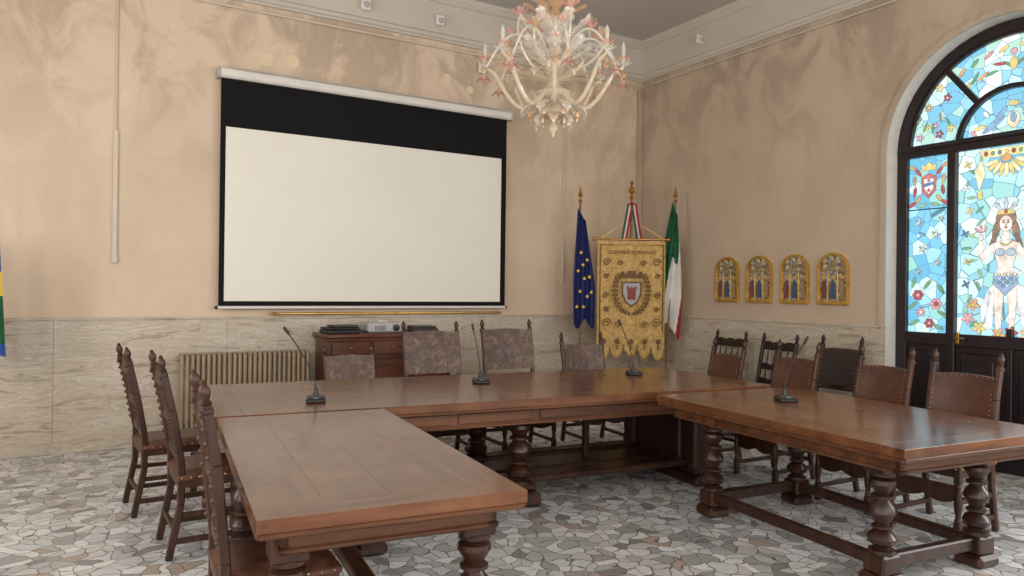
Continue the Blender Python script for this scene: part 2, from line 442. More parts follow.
# canopy and swags
shp([(fx-.22,2.77),(fx+.22,2.77),(fx+.19,2.70),(fx-.19,2.70)],(244,224,140))
for k in range(7): ell(fx-.165+.055*k,2.735,.014,.018,(RED,GRN,BLU,YEL)[k%4])
for k in range(9):
    a=math.radians(200+17.5*k); ell(fx+.13*math.cos(a),2.69+.11*math.sin(a),.06,.017,YEL if k%2 else (248,232,170),a)
ell(fx,2.68,.045,.03,ORG)
for s in (-1,1):
    shp([(fx+s*.20,2.69),(fx+s*.26,2.60),(fx+s*.22,2.42),(fx+s*.17,2.56)],(248,232,170)); ell(fx+s*.21,2.38,.02,.04,YEL)
# flowing hair
for s in (-1,1):
    ell(fx+s*.075,2.07,.028,.10,(150,112,86),s*.22); ell(fx+s*.10,1.97,.02,.07,(128,94,76),s*.35)
ell(fx,2.165,.08,.075,(150,112,86))
# feather crown
for k in range(7): 
    a=math.radians(30+20*k); ell(fx+.10*math.cos(a),2.20+.09*math.sin(a),.045,.014,(WHT,(170,205,225))[k%2],a)
shp([(fx-.07,2.20),(fx+.07,2.20),(fx+.055,2.235),(fx-.055,2.235)],YEL); ell(fx,2.22,.012,.014,RED)
# torso
shp([(fx-.025,2.06),(fx+.025,2.06),(fx+.035,1.96),(fx-.035,1.96)],SK)
shp([(fx-.105,1.95),(fx-.03,1.975),(fx+.03,1.975),(fx+.105,1.95),(fx+.09,1.87),(fx+.058,1.76),(fx+.085,1.66),(fx-.085,1.66),(fx-.058,1.76),(fx-.09,1.87)],SK)
ell(fx,2.12,.050,.068,SK)
for s in (-1,1): ell(fx+s*.018,2.13,.009,.005,(90,90,110)); ell(fx+s*.018,2.148,.012,.0025,(130,96,76))
ell(fx,2.086,.012,.005,(200,90,90)); ell(fx+.002,2.108,.005,.010,(226,196,180))
# shell top + necklace
for s in (-1,1):
    ell(fx+s*.043,1.875,.038,.032,(150,188,214)); 
    for k in (-1,0,1): ell(fx+s*.043+k*.014,1.875,.004,.022,(210,228,236),k*.3)
for k in range(7):
    q=k-3; ell(fx+.013*q,1.935+.0025*q*q,.006,.006,YEL)
# raised left arm with shell, right arm to hip
shp([(fx-.105,1.955),(fx-.08,1.89),(fx-.19,1.80),(fx-.215,1.84)],SK); shp([(fx-.22,1.845),(fx-.18,1.81),(fx-.185,1.98),(fx-.215,1.99)],SK); ell(fx-.20,2.01,.02,.026,SK)
for k in range(5):
    a=math.radians(40+25*k); ell(fx-.20+.035*math.cos(a),2.05+.035*math.sin(a),.034,.012,(PNK,WHT)[k%2],a)
shp([(fx+.105,1.955),(fx+.08,1.89),(fx+.16,1.75),(fx+.195,1.78)],SK); shp([(fx+.195,1.78),(fx+.16,1.745),(fx+.085,1.68),(fx+.10,1.655)],SK); ell(fx+.085,1.67,.02,.02,SK)
# drapery and legs / flowing sash
shp([(fx+.07,1.62),(fx+.17,1.56),(fx+.24,1.40),(fx+.26,1.22),(fx+.14,1.20),(fx+.10,1.42)],(232,234,240))
shp([(fx-.07,1.62),(fx-.15,1.54),(fx-.20,1.38),(fx-.18,1.20),(fx-.10,1.22),(fx-.09,1.42)],(232,234,240))
for s,x0_ in ((1,.15),(-1,-.13)):
    shp([(fx+x0_,1.54),(fx+x0_+.02,1.52),(fx+x0_+s*.05,1.26),(fx+x0_+s*.03,1.26)],(180,200,222))
shp([(fx-.092,1.62),(fx-.004,1.60),(fx-.02,1.40),(fx-.032,1.20),(fx-.072,1.20),(fx-.085,1.40)],SK)
shp([(fx+.092,1.62),(fx+.004,1.60),(fx+.028,1.42),(fx+.03,1.20),(fx+.068,1.20),(fx+.09,1.42)],SK)
shp([(fx-.088,1.69),(fx+.088,1.69),(fx+.10,1.60),(fx+.03,1.54),(fx,1.50),(fx-.03,1.54),(fx-.10,1.60)],(128,168,206))
for k in range(7): ell(fx-.075+.025*k,1.685,.010,.011,YEL if k%2 else WHT)
for k in range(4):
    for j in range(3-(k in (0,3))): ell(fx-.045+.03*k,1.65-.032*j,.012,.010,(96,142,190) if (k+j)%2 else (180,208,224))
# shell bowl, flowers at the foot
for (x,z,c) in ((-.31,1.42,ORG),(-.35,1.30,PNK),(-.26,1.22,YEL),(.30,1.25,PNK),(.34,1.38,ORG),(.38,1.20,RED),(.0,1.19,RED),(-.10,1.17,ORG),(.12,1.18,YEL)):
    for k in range(5):
        a=2*pi*k/5+x; ell(x+.030*math.cos(a),z+.030*math.sin(a),.026,.015,c,a,10)
    ell(x,z,.012,.012,YEL,0,8)
for (x,z,c) in ((-.36,2.66,YEL),(-.37,2.45,WHT),(-.34,2.25,YEL),(-.38,2.05,BLU),(-.36,1.80,YEL),(-.37,1.60,BLU),(.34,2.60,PNK),(.33,2.36,YEL),(.30,2.18,BLU),(.36,2.05,PNK),(.31,1.85,YEL),(.34,1.6,YEL)):
    for k in range(4):
        a=2*pi*k/4+.5; ell(x+.020*math.cos(a),z+.020*math.sin(a),.019,.008,c,a,8)
for sx in (-1,1):
    panel_start()
    cx=sx*.715
    for s in (-1,1):
        for j,(dx,dz,r1,c) in enumerate(((.10,2.65,.9,RED),(.135,2.57,1.5,(206,160,100)),(.13,2.47,1.7,RED),(.10,2.39,-.9,(206,160,100)),(.155,2.70,.4,(206,160,100)),(.155,2.35,-.6,RED),(.06,2.34,-.3,(120,176,144)))):
            ell(cx+s*dx,dz,.045,.016,c,s*r1)
    shp([(cx-.07,2.60),(cx,2.63),(cx+.07,2.60),(cx+.065,2.47),(cx,2.40),(cx-.065,2.47)],(196,92,92)); shp([(cx-.045,2.58),(cx+.045,2.58),(cx+.04,2.49),(cx,2.44),(cx-.04,2.49)],WHT)
    shp([(cx-.045,2.535),(cx+.045,2.555),(cx+.045,2.525),(cx-.045,2.505)],BLU); ell(cx,2.475,.012,.014,RED); ell(cx,2.565,.012,.009,RED)
    shp([(cx-.06,2.66),(cx+.06,2.66),(cx+.075,2.72),(cx+.035,2.70),(cx,2.74),(cx-.035,2.70),(cx-.075,2.72)],YEL)
    b.beam((cx-.19,.043,2.30),(cx+.19,.043,2.30),.010,.010,LEAD,.002,(0,1,0),DM)
    for (x,z,r) in ((-.09,2.18,.032),(.07,2.06,.036),(-.05,1.93,.034),(.09,1.80,.03),(-.09,1.72,.026),(.12,2.2,.024)):
        for k in range(5):
            a=2*pi*k/5; ell(cx+x+r*.7*math.cos(a),z+r*.7*math.sin(a),r*.5,r*.25,(240,220,140) if k%2 else (126,164,208),a,10)
        ell(cx+x,z,r*.3,r*.3,WHT,0,8)
    for (dx,dz,r,c,c2_) in ((-.09,1.50,.045,RED,PNK),(.08,1.42,.048,PNK,RED),(-.06,1.34,.036,PNK,WHT),(.02,1.24,.04,RED,PNK)):
        for k in range(6):
            a=2*pi*k/6; ell(cx+dx+r*.6*math.cos(a),dz+r*.6*math.sin(a),r*.55,r*.42,c,a,10)
        ell(cx+dx,dz,r*.4,r*.4,c2_,0,10)
    for (dx,dz,rt) in ((-.14,1.40,.7),(.14,1.33,-.5),(-.12,1.24,.5),(.10,1.21,-.4),(.0,1.60,.9),(.12,1.56,-1),(-.13,1.62,1.3)):
        ell(cx+dx,dz,.055,.016,GRN,rt)
panel_start()
for s in (-1,1):
    ell(s*.16,2.98,.11,.026,(118,164,210),-s*.6); ell(s*.10,3.06,.08,.02,(118,164,210),-s*.9); ell(s*.27,2.97,.05,.016,YEL,-s*.3); ell(s*.22,3.08,.035,.016,WHT,s); ell(s*.32,2.93,.03,.014,PNK,s)
ell(0,3.0,.05,.07,(240,226,186)); ell(0,3.02,.024,.042,(118,164,210)); ell(0,3.14,.04,.025,YEL)
for s in (-1,1):
    for k in range(6):
        a=math.radians(90+s*(4+6.5*k)); ell(.62*math.cos(a),ZS+(.64+.03*math.sin(k*2))*math.sin(a),.055,.013,(GRN,RED,GRN,ORG,GRN,YEL)[k],a+s*(.9+.3*k))
    for k in range(4):
        a=math.radians(90+s*(6+9*k)); ell(.78*math.cos(a),ZS+.78*math.sin(a),.045,.016,(YEL,PNK,GRN,ORG)[k],a+pi/2+.4*s)
ell(0,ZS+.64,.03,.055,YEL); ell(0,ZS+.74,.026,.026,PNK)
for sx in (-1,1):
    for (x,z,c) in ((.62,2.98,RED),(.74,3.06,YEL),(.60,3.14,WHT),(.72,3.24,ORG),(.55,3.30,RED),(.62,3.40,YEL),(.80,2.97,PNK),(.52,3.02,YEL),(.83,3.14,RED),(.66,3.06,PNK)):
        for k in range(5):
            a=2*pi*k/5; ell(sx*x+.021*math.cos(a),z+.021*math.sin(a),.018,.010,c,a,8)
        ell(sx*x,z,.009,.009,WHT,0,8)
    for k in range(5): ell(sx*(.54+.07*k),3.08+.05*math.sin(k*2),.009,.05,GRN,sx*(-.5+.3*k),10)
b.build('door_1')
# ------------------------------------------------------------ projection screen
b=MB()
dxs=-.05
x0,x1=1.23,4.53
b.box(((x0+x1)/2,YB-.075,3.575),(x1-x0,.12,.095),M_white,.018)
for x in (x0,x1): b.box((x,YB-.075,3.575),(.03,.13,.105),M_lgrey,.01)
b.box(((x0+x1)/2,YB-.15+.02,3.628),(x1-x0-.3,.02,.01),M_lgrey,.002)
ys=YB-.085
b.box((2.915+dxs,ys,2.42),(3.22,.004,2.24),M_scrB,.001)
b.box((2.905+dxs,ys-.004,2.208),(3.10,.003,1.70),M_scr,.0005)
b.tube([(1.24,ys,1.295),(4.49,ys,1.295)],.016,M_white,10)
for x in (1.24,4.49): b.ball((x,ys,1.295),.02,M_black,8)
b.build('projection_screen')
b=MB(); b.box((3.1,YB-.055,1.232),(2.7,.03,.022),M_brass,.006)
for x in (1.8,3.1,4.4): b.box((x,YB-.045,1.232),(.05,.05,.03),M_brass,.006)
b.build('brass_rail')
def cond(name,pts,r,m=M_cond):
    b=MB(); b.tube(pts,r,m,8)
    P=[Vector(p) for p in pts]
    for a,c in zip(P[:-1],P[1:]):
        n=max(1,int((c-a).length/.8))
        for k in range(n):
            p=a.lerp(c,(k+.5)/n); b.ball(p,r*1.4,m,8)
    b.build(name)
b=MB(); b.box((.365,YB-.014,2.32),(.040,.022,1.2),M_cond,.004); b.box((.365,YB-.016,1.74),(.052,.026,.07),M_cond,.004); b.tube([(.365,YB-.014,2.9),(.365,YB-.014,4.22)],.008,M_cond,8); b.build('cable_conduit')
b=MB(); b.box((5.36,YB-.014,2.75),(.022,.018,2.3),M_cond,.003); b.build('cable_conduit')
cond('cable_conduit',[(6.57,YB-.03,1.3),(6.57,YB-.03,4.22)],.016,m=mat('pipe_grey',(172,156,134),.5))
cond('cable_conduit',[(-2.9,YB-.025,4.26),(6.5,YB-.025,4.26)],.013)
cond('cable_conduit',[(XR-.025,YB-.2,4.26),(XR-.025,-2.4,4.26)],.010)
def sensor(c,s=1):
    b=MB(); b.box((0,0,0),(.09*s,.05,.11*s),M_white,.01); b.ball((0,-.03,-.01),.028*s,M_lgrey,8); b.build('motion_sensor',c)
sensor((2.72,YB-.045,4.56),1.2); sensor((3.6,YB-.045,4.56),1.1)
sensor((4.15,YB-.045,4.10)); sensor((XR-.05,6.6,4.60))
b=MB(); Mp=mat('plaster_patch',(224,203,170),.85,0,.03)
for x,z,r in ((1.70,3.80,.07),(1.95,3.82,.075),(3.72,3.93,.055),(4.02,3.84,.045)):
    b.lathe([(r,0),(r*.98,.002)],(0,0,0),Mp,20,Matrix.Translation((x,YB-.001,z))@Matrix.Rotation(pi/2,4,'X'))
b.build('trim_6')
# ------------------------------------------------------------ radiator
b=MB(); n=26; xa,xb=.90,2.12
for i in range(n):
    x=xa+(xb-xa)*(i+.5)/n
    for dy in (-.05,.05):
        b.tube([(x,dy,.16),(x,dy,.20),(x,dy,.80),(x,dy,.85)],[.017,.018,.018,.017],M_rad,8)
    b.ball((x,0,.85),.022,M_rad,8,(.95,3.1,1.1)); b.ball((x,0,.16),.022,M_rad,8,(.95,3.1,1.1))
for z in (.2,.82): b.tube([(xa-.02,0,z),(xb+.01,0,z)],.022,M_rad,10)
for x in (xa+.05,xb-.05):
    b.box((x,0,.07),(.03,.12,.14),M_rad,.006)
b.tube([(xa-.02,0,.2),(xa-.08,0,.2),(xa-.08,0,.0)],.012,M_rad,8)
b.build('radiator',(0,YB-.17,0))
# ------------------------------------------------------------ cabinet
b=MB(); W=1.30;D=.48;H=1.04
b.box((0,0,H-.02),(W+.06,D+.05,.04),M_cab,.01); b.box((0,0,H-.055),(W+.03,D+.02,.03),M_cab,.008)
b.box((0,0,(H+.02)/2),(W,D,H-.12),M_cab,.006); b.box((0,0,.05),(W+.04,D+.03,.10),M_cab,.01)
for k in range(3):
    cx=-W/2+W*(k+.5)/3
    b.box((cx,-D/2-.008,.90),(W/3-.05,.02,.13),M_cab,.008); b.ball((cx,-D/2-.03,.90),.014,M_brass,8)
    b.box((cx,-D/2-.008,.47),(W/3-.05,.02,.62),M_cab,.008); b.box((cx,-D/2-.016,.47),(W/3-.14,.02,.50),M_cab,.01)
    b.ball((cx+W/6-.05,-D/2-.03,.5),.012,M_brass,8)
for k in range(4): b.box((-W/2+W*k/3,-D/2-.008,.5),(.03,.02,.9),M_chair,.005)
b.build('sideboard_cabinet',(2.86,YB-.32,0))
b=MB(); b.box((0,0,.02),(.34,.26,.035),M_black,.006); b.box((0,0,.052),(.33,.25,.022),M_black,.008); b.box((.02,-.02,.075),(.26,.2,.02),M_dkgrey,.006); b.build('laptop',(2.38,YB-.36,1.04),.1)
b=MB(); b.box((0,0,.055),(.40,.28,.10),M_lgrey,.015); b.lathe([(.035,0),(.035,.02),(.028,.022)],(0,0,0),M_black,16,Matrix.Translation((.1,-.14,.055))@Matrix.Rotation(pi/2,4,'X'))
for k in range(6): b.box((-.12+k*.02,-.142,.05),(.008,.004,.05),M_dkgrey,.001)
b.box((0,0,.115),(.1,.05,.012),M_white,.003); b.build('video_projector',(2.85,YB-.32,1.04),-.05)
b=MB()
for k in range(5): b.box((random.uniform(-.01,.01),random.uniform(-.01,.01),.006+k*.013),(.30-.01*k,.22,.012),(M_black,M_dkgrey,M_leaRed,M_black,M_dkgrey)[k],.002)
b.build('stack_of_folders',(3.3,YB-.34,1.04),-.15)
# ------------------------------------------------------------ tables
LP=[(0,.95),(.05,.95),(.06,.55),(.09,.6),(.13,.95),(.19,1.05),(.25,.85),(.29,.5),(.31,.75),(.34,.75),(.36,.5),(.42,.7),(.50,.98),(.57,.9),(.63,.6),(.66,.5),(.68,.8),(.71,.8),(.73,.5),(.79,.72),(.85,.95),(.9,.9),(.93,.6),(.95,.9),(1,.9)]
def turned(b,x,y,z0,z1,r,m=M_leg):
    b.lathe([(r*k,z0+(z1-z0)*t) for t,k in LP],(x,y,0),m,20)
def tabletop(b,w,l,zt,alongY,th=.045,planks=4,border=.13):
    mL=M_topY if alongY else M_topX; mS=M_topX if alongY else M_topY
    zc=zt-th/2; c_=.0012
    if alongY:
        for s in (-1,1): b.box((0,s*(l/2-border/2),zc),(w,border-.0003,th),mS,c_)
        pw=w/planks
        for k in range(planks): b.box((-w/2+pw*(k+.5),0,zc),(pw-.0002,l-2*border-.0003,th),mL,.0007)
    else:
        for s in (-1,1): b.box((s*(w/2-border/2),0,zc),(border-.0003,l,th),mS,c_)
        pw=l/planks
        for k in range(planks): b.box((0,-l/2+pw*(k+.5),zc),(w-2*border-.0003,pw-.0002,th),mL,.0007)
    for s in (-1,1):
        b.box((s*(w/2-.012),0,zt-th-.011),(.024,l-.02,.022),M_wd,.006); b.box((0,s*(l/2-.012),zt-th-.011),(w-.02,.024,.022),M_wd,.006)
def apron(b,w,l,z1,h,inset,th=.03):
    zc=z1-h/2
    for s in (-1,1):
        b.box((s*(w/2-inset),0,zc),(th,l-2*inset+th,h),M_wd,.004); b.box((0,s*(l/2-inset),zc),(w-2*inset+th,th,h),M_wd,.004)
        b.box((s*(w/2-inset),0,z1-h+.01),(th+.02,l-2*inset+th+.02,.02),M_wd,.006); b.box((0,s*(l/2-inset),z1-h+.01),(w-2*inset+th+.02,th+.02,.02),M_wd,.006)
ZT=.78; RT=math.radians(-6)
def table_legs(name,w,l,loc,lx,ly,ap=.10,planks=4,sides=True):
    b=MB(); tabletop(b,w,l,ZT,True,.045,planks)
    apron(b,w,l,ZT-.045,ap,.10)
    for sx in (-1,1):
        for sy in (-1,1):
            x,y=sx*lx,sy*ly
            b.box((x,y,ZT-.045-.075),(.13,.13,.15),M_leg,.008)
            turned(b,x,y,.17,ZT-.19,.068)
            b.box((x,y,.12),(.13,.13,.10),M_leg,.01)
            b.box((x,y,.035),(.17,.17,.07),M_leg,.02)
        if sides: b.box((sx*lx,0,.125),(.06,2*ly-.1,.06),M_leg,.008)
    if not sides: b.box((.14,0,.125),(.09,2*ly,.06),M_leg,.008)
    for sy in (-1,1):
        b.box((0,sy*ly,.125),(2*lx-.1,.06,.07),M_leg,.008)
        b.box((0,sy*ly,ZT-.09),(2*lx,.08,.07),M_leg,.008)
    return b.build(name,loc,RT)
table_legs('council_table',.93,1.95,(1.07,3.272,0),.34,.78,sides=False)
table_legs('council_table',1.25,1.92,(4.06,2.89,0),.38,.65)
b=MB(); w,l=4.05,1.45
tabletop(b,w,l,ZT,False,.05,5,.16)
apron(b,w,l,ZT-.05,.13,.09,.035)
for s in (-1,1):
    for k in range(6):
        b.box((-w/2+.25+(w-.5)*(k+.5)/6,s*(l/2-.07),ZT-.115),((w-.5)/6-.06,.02,.07),M_wd,.006)
for lx in (-1.55,1.55):
    b.box((lx,0,.34),(.09,.80,.52),M_leg,.01); b.box((lx,0,.34),(.12,.55,.40),M_leg,.015)
    for sy in (-1,1):
        b.box((lx,sy*.42,.33),(.16,.16,.54),M_leg,.02)
    b.box((lx,0,.04),(.24,1.15,.08),M_leg,.02); b.box((lx,0,.10),(.18,1.05,.05),M_leg,.015); b.box((lx,0,.645),(.18,1.10,.07),M_leg,.01)
for sy in (-1,1):
    turned(b,0,sy*.40,.14,.60,.09); b.box((0,sy*.40,.62),(.17,.17,.1),M_leg,.01)
b.box((0,0,.05),(.22,1.1,.10),M_leg,.02); b.box((0,0,.125),(.18,1.0,.04),M_leg,.01); b.box((0,0,.645),(.16,1.10,.07),M_leg,.01)
b.box((0,-.34,.16),(3.0,.16,.05),M_leg,.012); b.box((0,.34,.16),(3.0,.16,.05),M_leg,.012); b.box((0,0,.16),(3.0,.30,.03),M_leg,.006)
for lx in (-.78,.78): b.box((lx,0,.38),(.05,.05,.42),M_leg,.01)
b.build('council_table',(2.79,4.845,0),RT)
# ------------------------------------------------------------ chairs
def chair(loc,rz,H=1.12,W=.46,style='leather',wd=M_chair,lea=M_leaRed,name='leather_back_chair',sd=.42,pt=.10,pb=.47,rake=.10):
    b=MB(); hw=W/2-.02; zs=.45; yb=sd/2-.02
    for s in (-1,1):
        P=[(s*hw,yb+.06,0),(s*hw,yb,.30),(s*hw,yb,.52),(s*hw,yb+rake*.5,H-.30),(s*hw,yb+rake,H-.085)]
        for a,c in zip(P[:-1],P[1:]): b.beam(a,(c[0],c[1],c[2]+.004),.034,.038,wd,.006)
        t=P[-1]; TM=Matrix.Translation(t)@Matrix.Rotation(-.15,4,'X')
        b.lathe([(.016,0),(.022,.008),(.013,.016),(.018,.03),(.022,.045),(.018,.062),(.010,.074),(.012,.08),(.004,.09)],(0,0,0),wd,12,TM)
        b.box((0,0,-.02),(.044,.044,.03),wd,.008,TM)
        b.box((s*hw,-yb,.40),(.042,.042,.10),wd,.005); b.box((s*hw,-yb,.06),(.042,.042,.12),wd,.005)
        b.lathe([(.014,.11),(.022,.13),(.014,.15),(.021,.19),(.024,.24),(.02,.29),(.013,.32),(.022,.34),(.016,.36)],(s*hw,-yb,0),wd,12)
        b.beam((s*hw,-yb,.10),(s*hw,yb+.04,.10),.026,.03,wd); b.beam((s*hw,-yb,.24),(s*hw,yb+.01,.24),.022,.028,wd)
        b.box((s*hw,0,.42),(.03,sd-.05,.06),wd,.004)
    pts=[(-hw,.34),(hw,.34),(hw,.26)]+[(hw-2*hw*k/10,.255-.03*abs(math.sin(pi*k/5))*1.0) for k in range(1,10)]+[(-hw,.26)]
    b.poly(pts,.02,wd,Matrix.Translation((0,-yb-.01,0)))
    b.box((0,-yb,.42),(2*hw,.03,.06),wd,.004); b.box((0,yb,.42),(2*hw,.03,.06),wd,.004); b.box((0,yb+.03,.16),(2*hw,.022,.03),wd,.004)
    sl=lea if lea is not M_leaOld else M_leaSeat
    def seat(u,v):
        x=(u-.5)*2;y=(v-.5)*2; e=(1-x**6)*(1-y**6)
        return ((x)*(W/2+.005),y*(sd/2+.008)-.005,.452+.035*e**.5 if e>0 else .452)
    b.grid(seat,14,14,sl); b.box((0,-.005,.445),(W+.008,sd+.014,.03),sl,.006)
    for k in range(9):
        x=-W/2+.02+(W-.04)*k/8; b.ball((x,-sd/2-.013,.447),.005,M_brass,6)
        for s in (-1,1): b.ball((s*(W/2+.005),-sd/2+.02+(sd-.04)*k/8,.447),.005,M_brass,6)
    def yy(z):
        return yb+rake*.5*(z-.52)/(H-.82) if z<H-.3 else yb+rake*.5+rake*.5*(z-(H-.3))/.215
    if style=='leather':
        z0,z1=H-pb,H-pt
        hx=hw+.008 if pt<.12 else hw-.01
        def pan(u,v):
            z=z0+(z1-z0)*v; x=(u-.5)*2*hx
            crest=.014*math.sin(pi*u)*(v**3)
            return (x,yy(z)-.024+.02*math.sin(pi*u),z+crest)
        b.grid(pan,12,8,lea)
        def pan2(u,v):
            p=pan(u,v); return (p[0],p[1]+.041-.02*math.sin(pi*u),p[2])
        b.grid(pan2,12,8,lea)
        L_=lambda a,c,v:tuple(a[i]+(c[i]-a[i])*v for i in range(3))
        for q in (0,1):
            b.grid(lambda u,v,q=q:L_(pan(u,q),pan2(u,q),v),12,1,lea)
            b.grid(lambda u,v,q=q:L_(pan(q,u),pan2(q,u),v),8,1,lea)
        if pb>.41 and pt>.12: b.box((0,yy(.60),.60),(2*hw,.022,.05),wd,.005)
        for k in range(12):
            for v in (.03,.97):
                for F,sg in ((pan,-1),(pan2,1)):
                    p=F(.03+.94*k/11,v); b.ball((p[0],p[1]+sg*.001,p[2]),.004,M_brass,6)
        for k in range(1,9):
            for u in (.03,.97):
                for F,sg in ((pan,-1),(pan2,1)):
                    p=F(u,k/9); b.ball((p[0],p[1]+sg*.001,p[2]),.004,M_brass,6)
    else:
        for z,h in ((H-.14,.075),(H-.36,.05),(.56,.045)):
            pts=[(-hw,z-h/2),(hw,z-h/2),(hw,z+h/2)]+[(hw-2*hw*k/12,z+h/2+.022*abs(math.sin(pi*k/4))) for k in range(1,12)]+[(-hw,z+h/2)]
            b.poly(pts,.022,wd,Matrix.Translation((0,yy(z)-.011,0)))
        for k in range(4):
            x=-hw+2*hw*(k+1)/5
            for za,zb in ((.58,H-.385),(H-.335,H-.18)):
                L=zb-za; ya=yy(za);yb_=yy(zb)
                TM=Matrix.Translation((x,ya,za))@Matrix.Rotation(-math.atan2(yb_-ya,L),4,'X')
                b.lathe([(.006,0),(.010,L*.1),(.006,L*.2),(.012,L*.5),(.006,L*.8),(.010,L*.9),(.006,L)],(0,0,0),wd,8,TM)
        for s in (-1,1):
            for k in range(10):
                z=.60+(H-.72)*k/9; b.ball((s*hw,yy(z)+.018,z),.013,wd,8)
    return b.build(name,(loc[0],loc[1],0),rz)
chair((2.12,6.02),-.02,1.00,.46,lea=M_leaOld)
chair((2.86,5.95),-.06,1.20,.56,lea=M_leaOld)
chair((3.66,5.92),-.04,1.21,.56,lea=M_leaOld)
chair((4.46,5.80),-.10,1.08,.50,lea=M_leaOld,pt=.13,pb=.40)
R=-pi/2
chair((4.98,4.86),R-.05,1.07,.42,pt=.15,pb=.42); chair((4.95,4.08),R-.04,1.10,.44,pt=.15,pb=.42); chair((4.90,3.27),R-.03,1.12,.44,pt=.16,pb=.44); chair((4.84,2.66),R+.0,1.13,.46,pt=.16,pb=.46)
chair((6.18,4.52),R,1.09,.46,wd=M_chairD,lea=M_chairD,pt=.13,pb=.5); chair((6.18,5.25),R,1.07,.46,'carved',wd=M_chairD,lea=M_leaSeat,name='carved_wooden_chair'); chair((6.18,5.92),R,1.07,.46,'carved',wd=M_chairD,lea=M_leaSeat,name='carved_wooden_chair')
L=pi/2
chair((.62,5.56),L+.06,1.10,.44,'carved',lea=M_leaSeat,name='carved_wooden_chair'); chair((.725,4.62),L+.02,1.12,.44,'carved',lea=M_leaSeat,name='carved_wooden_chair',sd=.40); chair((.69,2.93),L-.06,1.17,.42,'carved',lea=M_leaSeat,name='carved_wooden_chair',rake=.07)
# ------------------------------------------------------------ microphones
Mbt=mat('button_grey',(120,124,130),.4); Mrr=mat('mic_ring_red',(150,30,30),.3)
def mic(loc,dx,dy,h,rz=0):
    b=MB()
    b.box((0,0,.014),(.12,.14,.028),M_black,.01); b.box((0,.02,.032),(.10,.09,.012),M_dkgrey,.005)
    b.lathe([(.018,0),(.018,.02),(.012,.03),(.012,.05),(.006,.055)],(0,.03,.03),M_black,14)
    b.box((0,-.045,.030),(.03,.018,.006),Mbt,.003)
    P=[]
    for k in range(15):
        t=k/14; P.append((dx*t**1.5,.03+dy*t**1.5,.08+(h-.08)*t))
    b.tube(P,.004,M_black,8)
    d=(Vector(P[-1])-Vector(P[-2])).normalized(); e=Vector(P[-1])
    b.tube([e,e+d*.01,e+d*.05,e+d*.06],[.006,.0095,.0095,.006],M_black,10)
    b.tube([e-d*.004,e],[.0075,.0075],Mrr,10)
    b.build('gooseneck_microphone',(loc[0],loc[1],ZT),rz)
mic((1.35,4.63),-.17,.05,.42,-.3); mic((2.74,5.01),-.05,.02,.40,-.3); mic((4.20,4.93),-.08,.10,.42,-.4); mic((4.12,3.29),.12,-.02,.38,-.5)
# ------------------------------------------------------------ flags & banner
def stand(b,h,tilt=(0,0),r=.16):
    b.lathe([(r,0),(r,.02),(r*.75,.035),(.04,.05),(.03,.12),(.022,.13)],(0,0,0),M_brass,20)
    top=(tilt[0],tilt[1],h); b.tube([(0,0,.05),top],.013,M_pole,10)
    return Vector(top)
def spear(b,t):
    b.lathe([(.018,0),(.026,.015),(.014,.03),(.012,.05),(.03,.08),(.022,.11),(.012,.15),(.003,.20)],t,M_brass,12)
def star(b,c,r,m,M):
    pts=[]
    for k in range(10):
        a=pi/2+pi*k/5; rr=r if k%2==0 else r*.42; pts.append((c[0]+rr*math.cos(a),c[1]+rr*math.sin(a)))
    b.poly(pts,.002,m,M)
FR=math.radians(-31)
M_eu=mat('flag_blue',(24,34,92),.7,0,.12); M_y=mat('flag_star_yellow',(226,190,50),.6)
b=MB(); t=stand(b,2.58,(-.02,.03),.12); spear(b,t)
def eu(u,v):
    w=.05+.085*min(1,v*1.6)-.02*max(0,v-.7); x=(u-.35)*2*w; z=2.50-1.40*v-.16*u*(1-v)-.06*math.sin(u*9)*v*v
    return (x-.02+.02*v, -.03-.04*math.sin(u*15+v*2.0)*(.4+.6*v), z)
b.grid(eu,36,30,M_eu)
for k,(u,v) in enumerate(((.35,.36),(.7,.40),(.45,.47),(.75,.55),(.2,.52),(.5,.60),(.8,.68),(.3,.70),(.62,.76),(.45,.87),(.15,.82))):
    p=eu(u,v); star(b,(0,0),.026,M_y,Matrix.Translation((p[0],-.08,p[2])))
b.build('european_union_flag',(5.34,7.26,0),FR)
M_ig=mat('flag_green',(22,88,54),.7,0,.12); M_iw=mat('flag_white',(214,210,202),.7,0,.05); M_ir=mat('flag_red',(166,36,44),.7,0,.1)
b=MB(); t=stand(b,2.60,(.13,.03),.12); spear(b,t)
def itf(u,v):
    x=.11-.10*v+(u-.5)*(.06+.30*min(1,v*1.5)); z=2.52-1.50*v+.16*(.5-u)*(1-v)-.10*math.sin(u*7+1)*v*v
    return (x-.0,-.03-.045*math.sin(u*14+.6+v*2)*(.3+.7*v),z)
b.grid(itf,36,30,M_ig,lambda u,v: M_ig if u<1.05-.85*v+.15*math.sin(u*9) and v<.92 else (M_iw if u<1.05-.25*v*v else M_ir))
b.build('italian_flag',(6.26,6.80,0),FR)
M_bb=mat('flag_sky_blue',(40,80,150),.7)
b=MB(); t=stand(b,2.2,r=.12); spear(b,t)
def lf(u,v): 
    x=(u-.5)*(.30+.16*v); return (x,-.03-.04*math.sin(u*14)*(.4+.6*v),1.88-.95*v)
b.grid(lf,24,20,M_bb,lambda u,v: M_bb if v<.30 else (M_y if v<.42+.1*u else (M_ig if v<.9 else M_bb)))
b.build('municipal_flag',(-.565,7.15,0),FR)
M_bn=mat('gold_brocade',(190,154,90),.6,.1,.14,24,bmp=.3); M_bd=mat('embroidery_brown',(104,74,38),.6,.1,.1); M_br=mat('crest_red',(140,54,44),.6); M_bs=mat('embroidery_silver',(150,152,150),.5,.3)
b=MB(); t=stand(b,2.62,r=.14); 
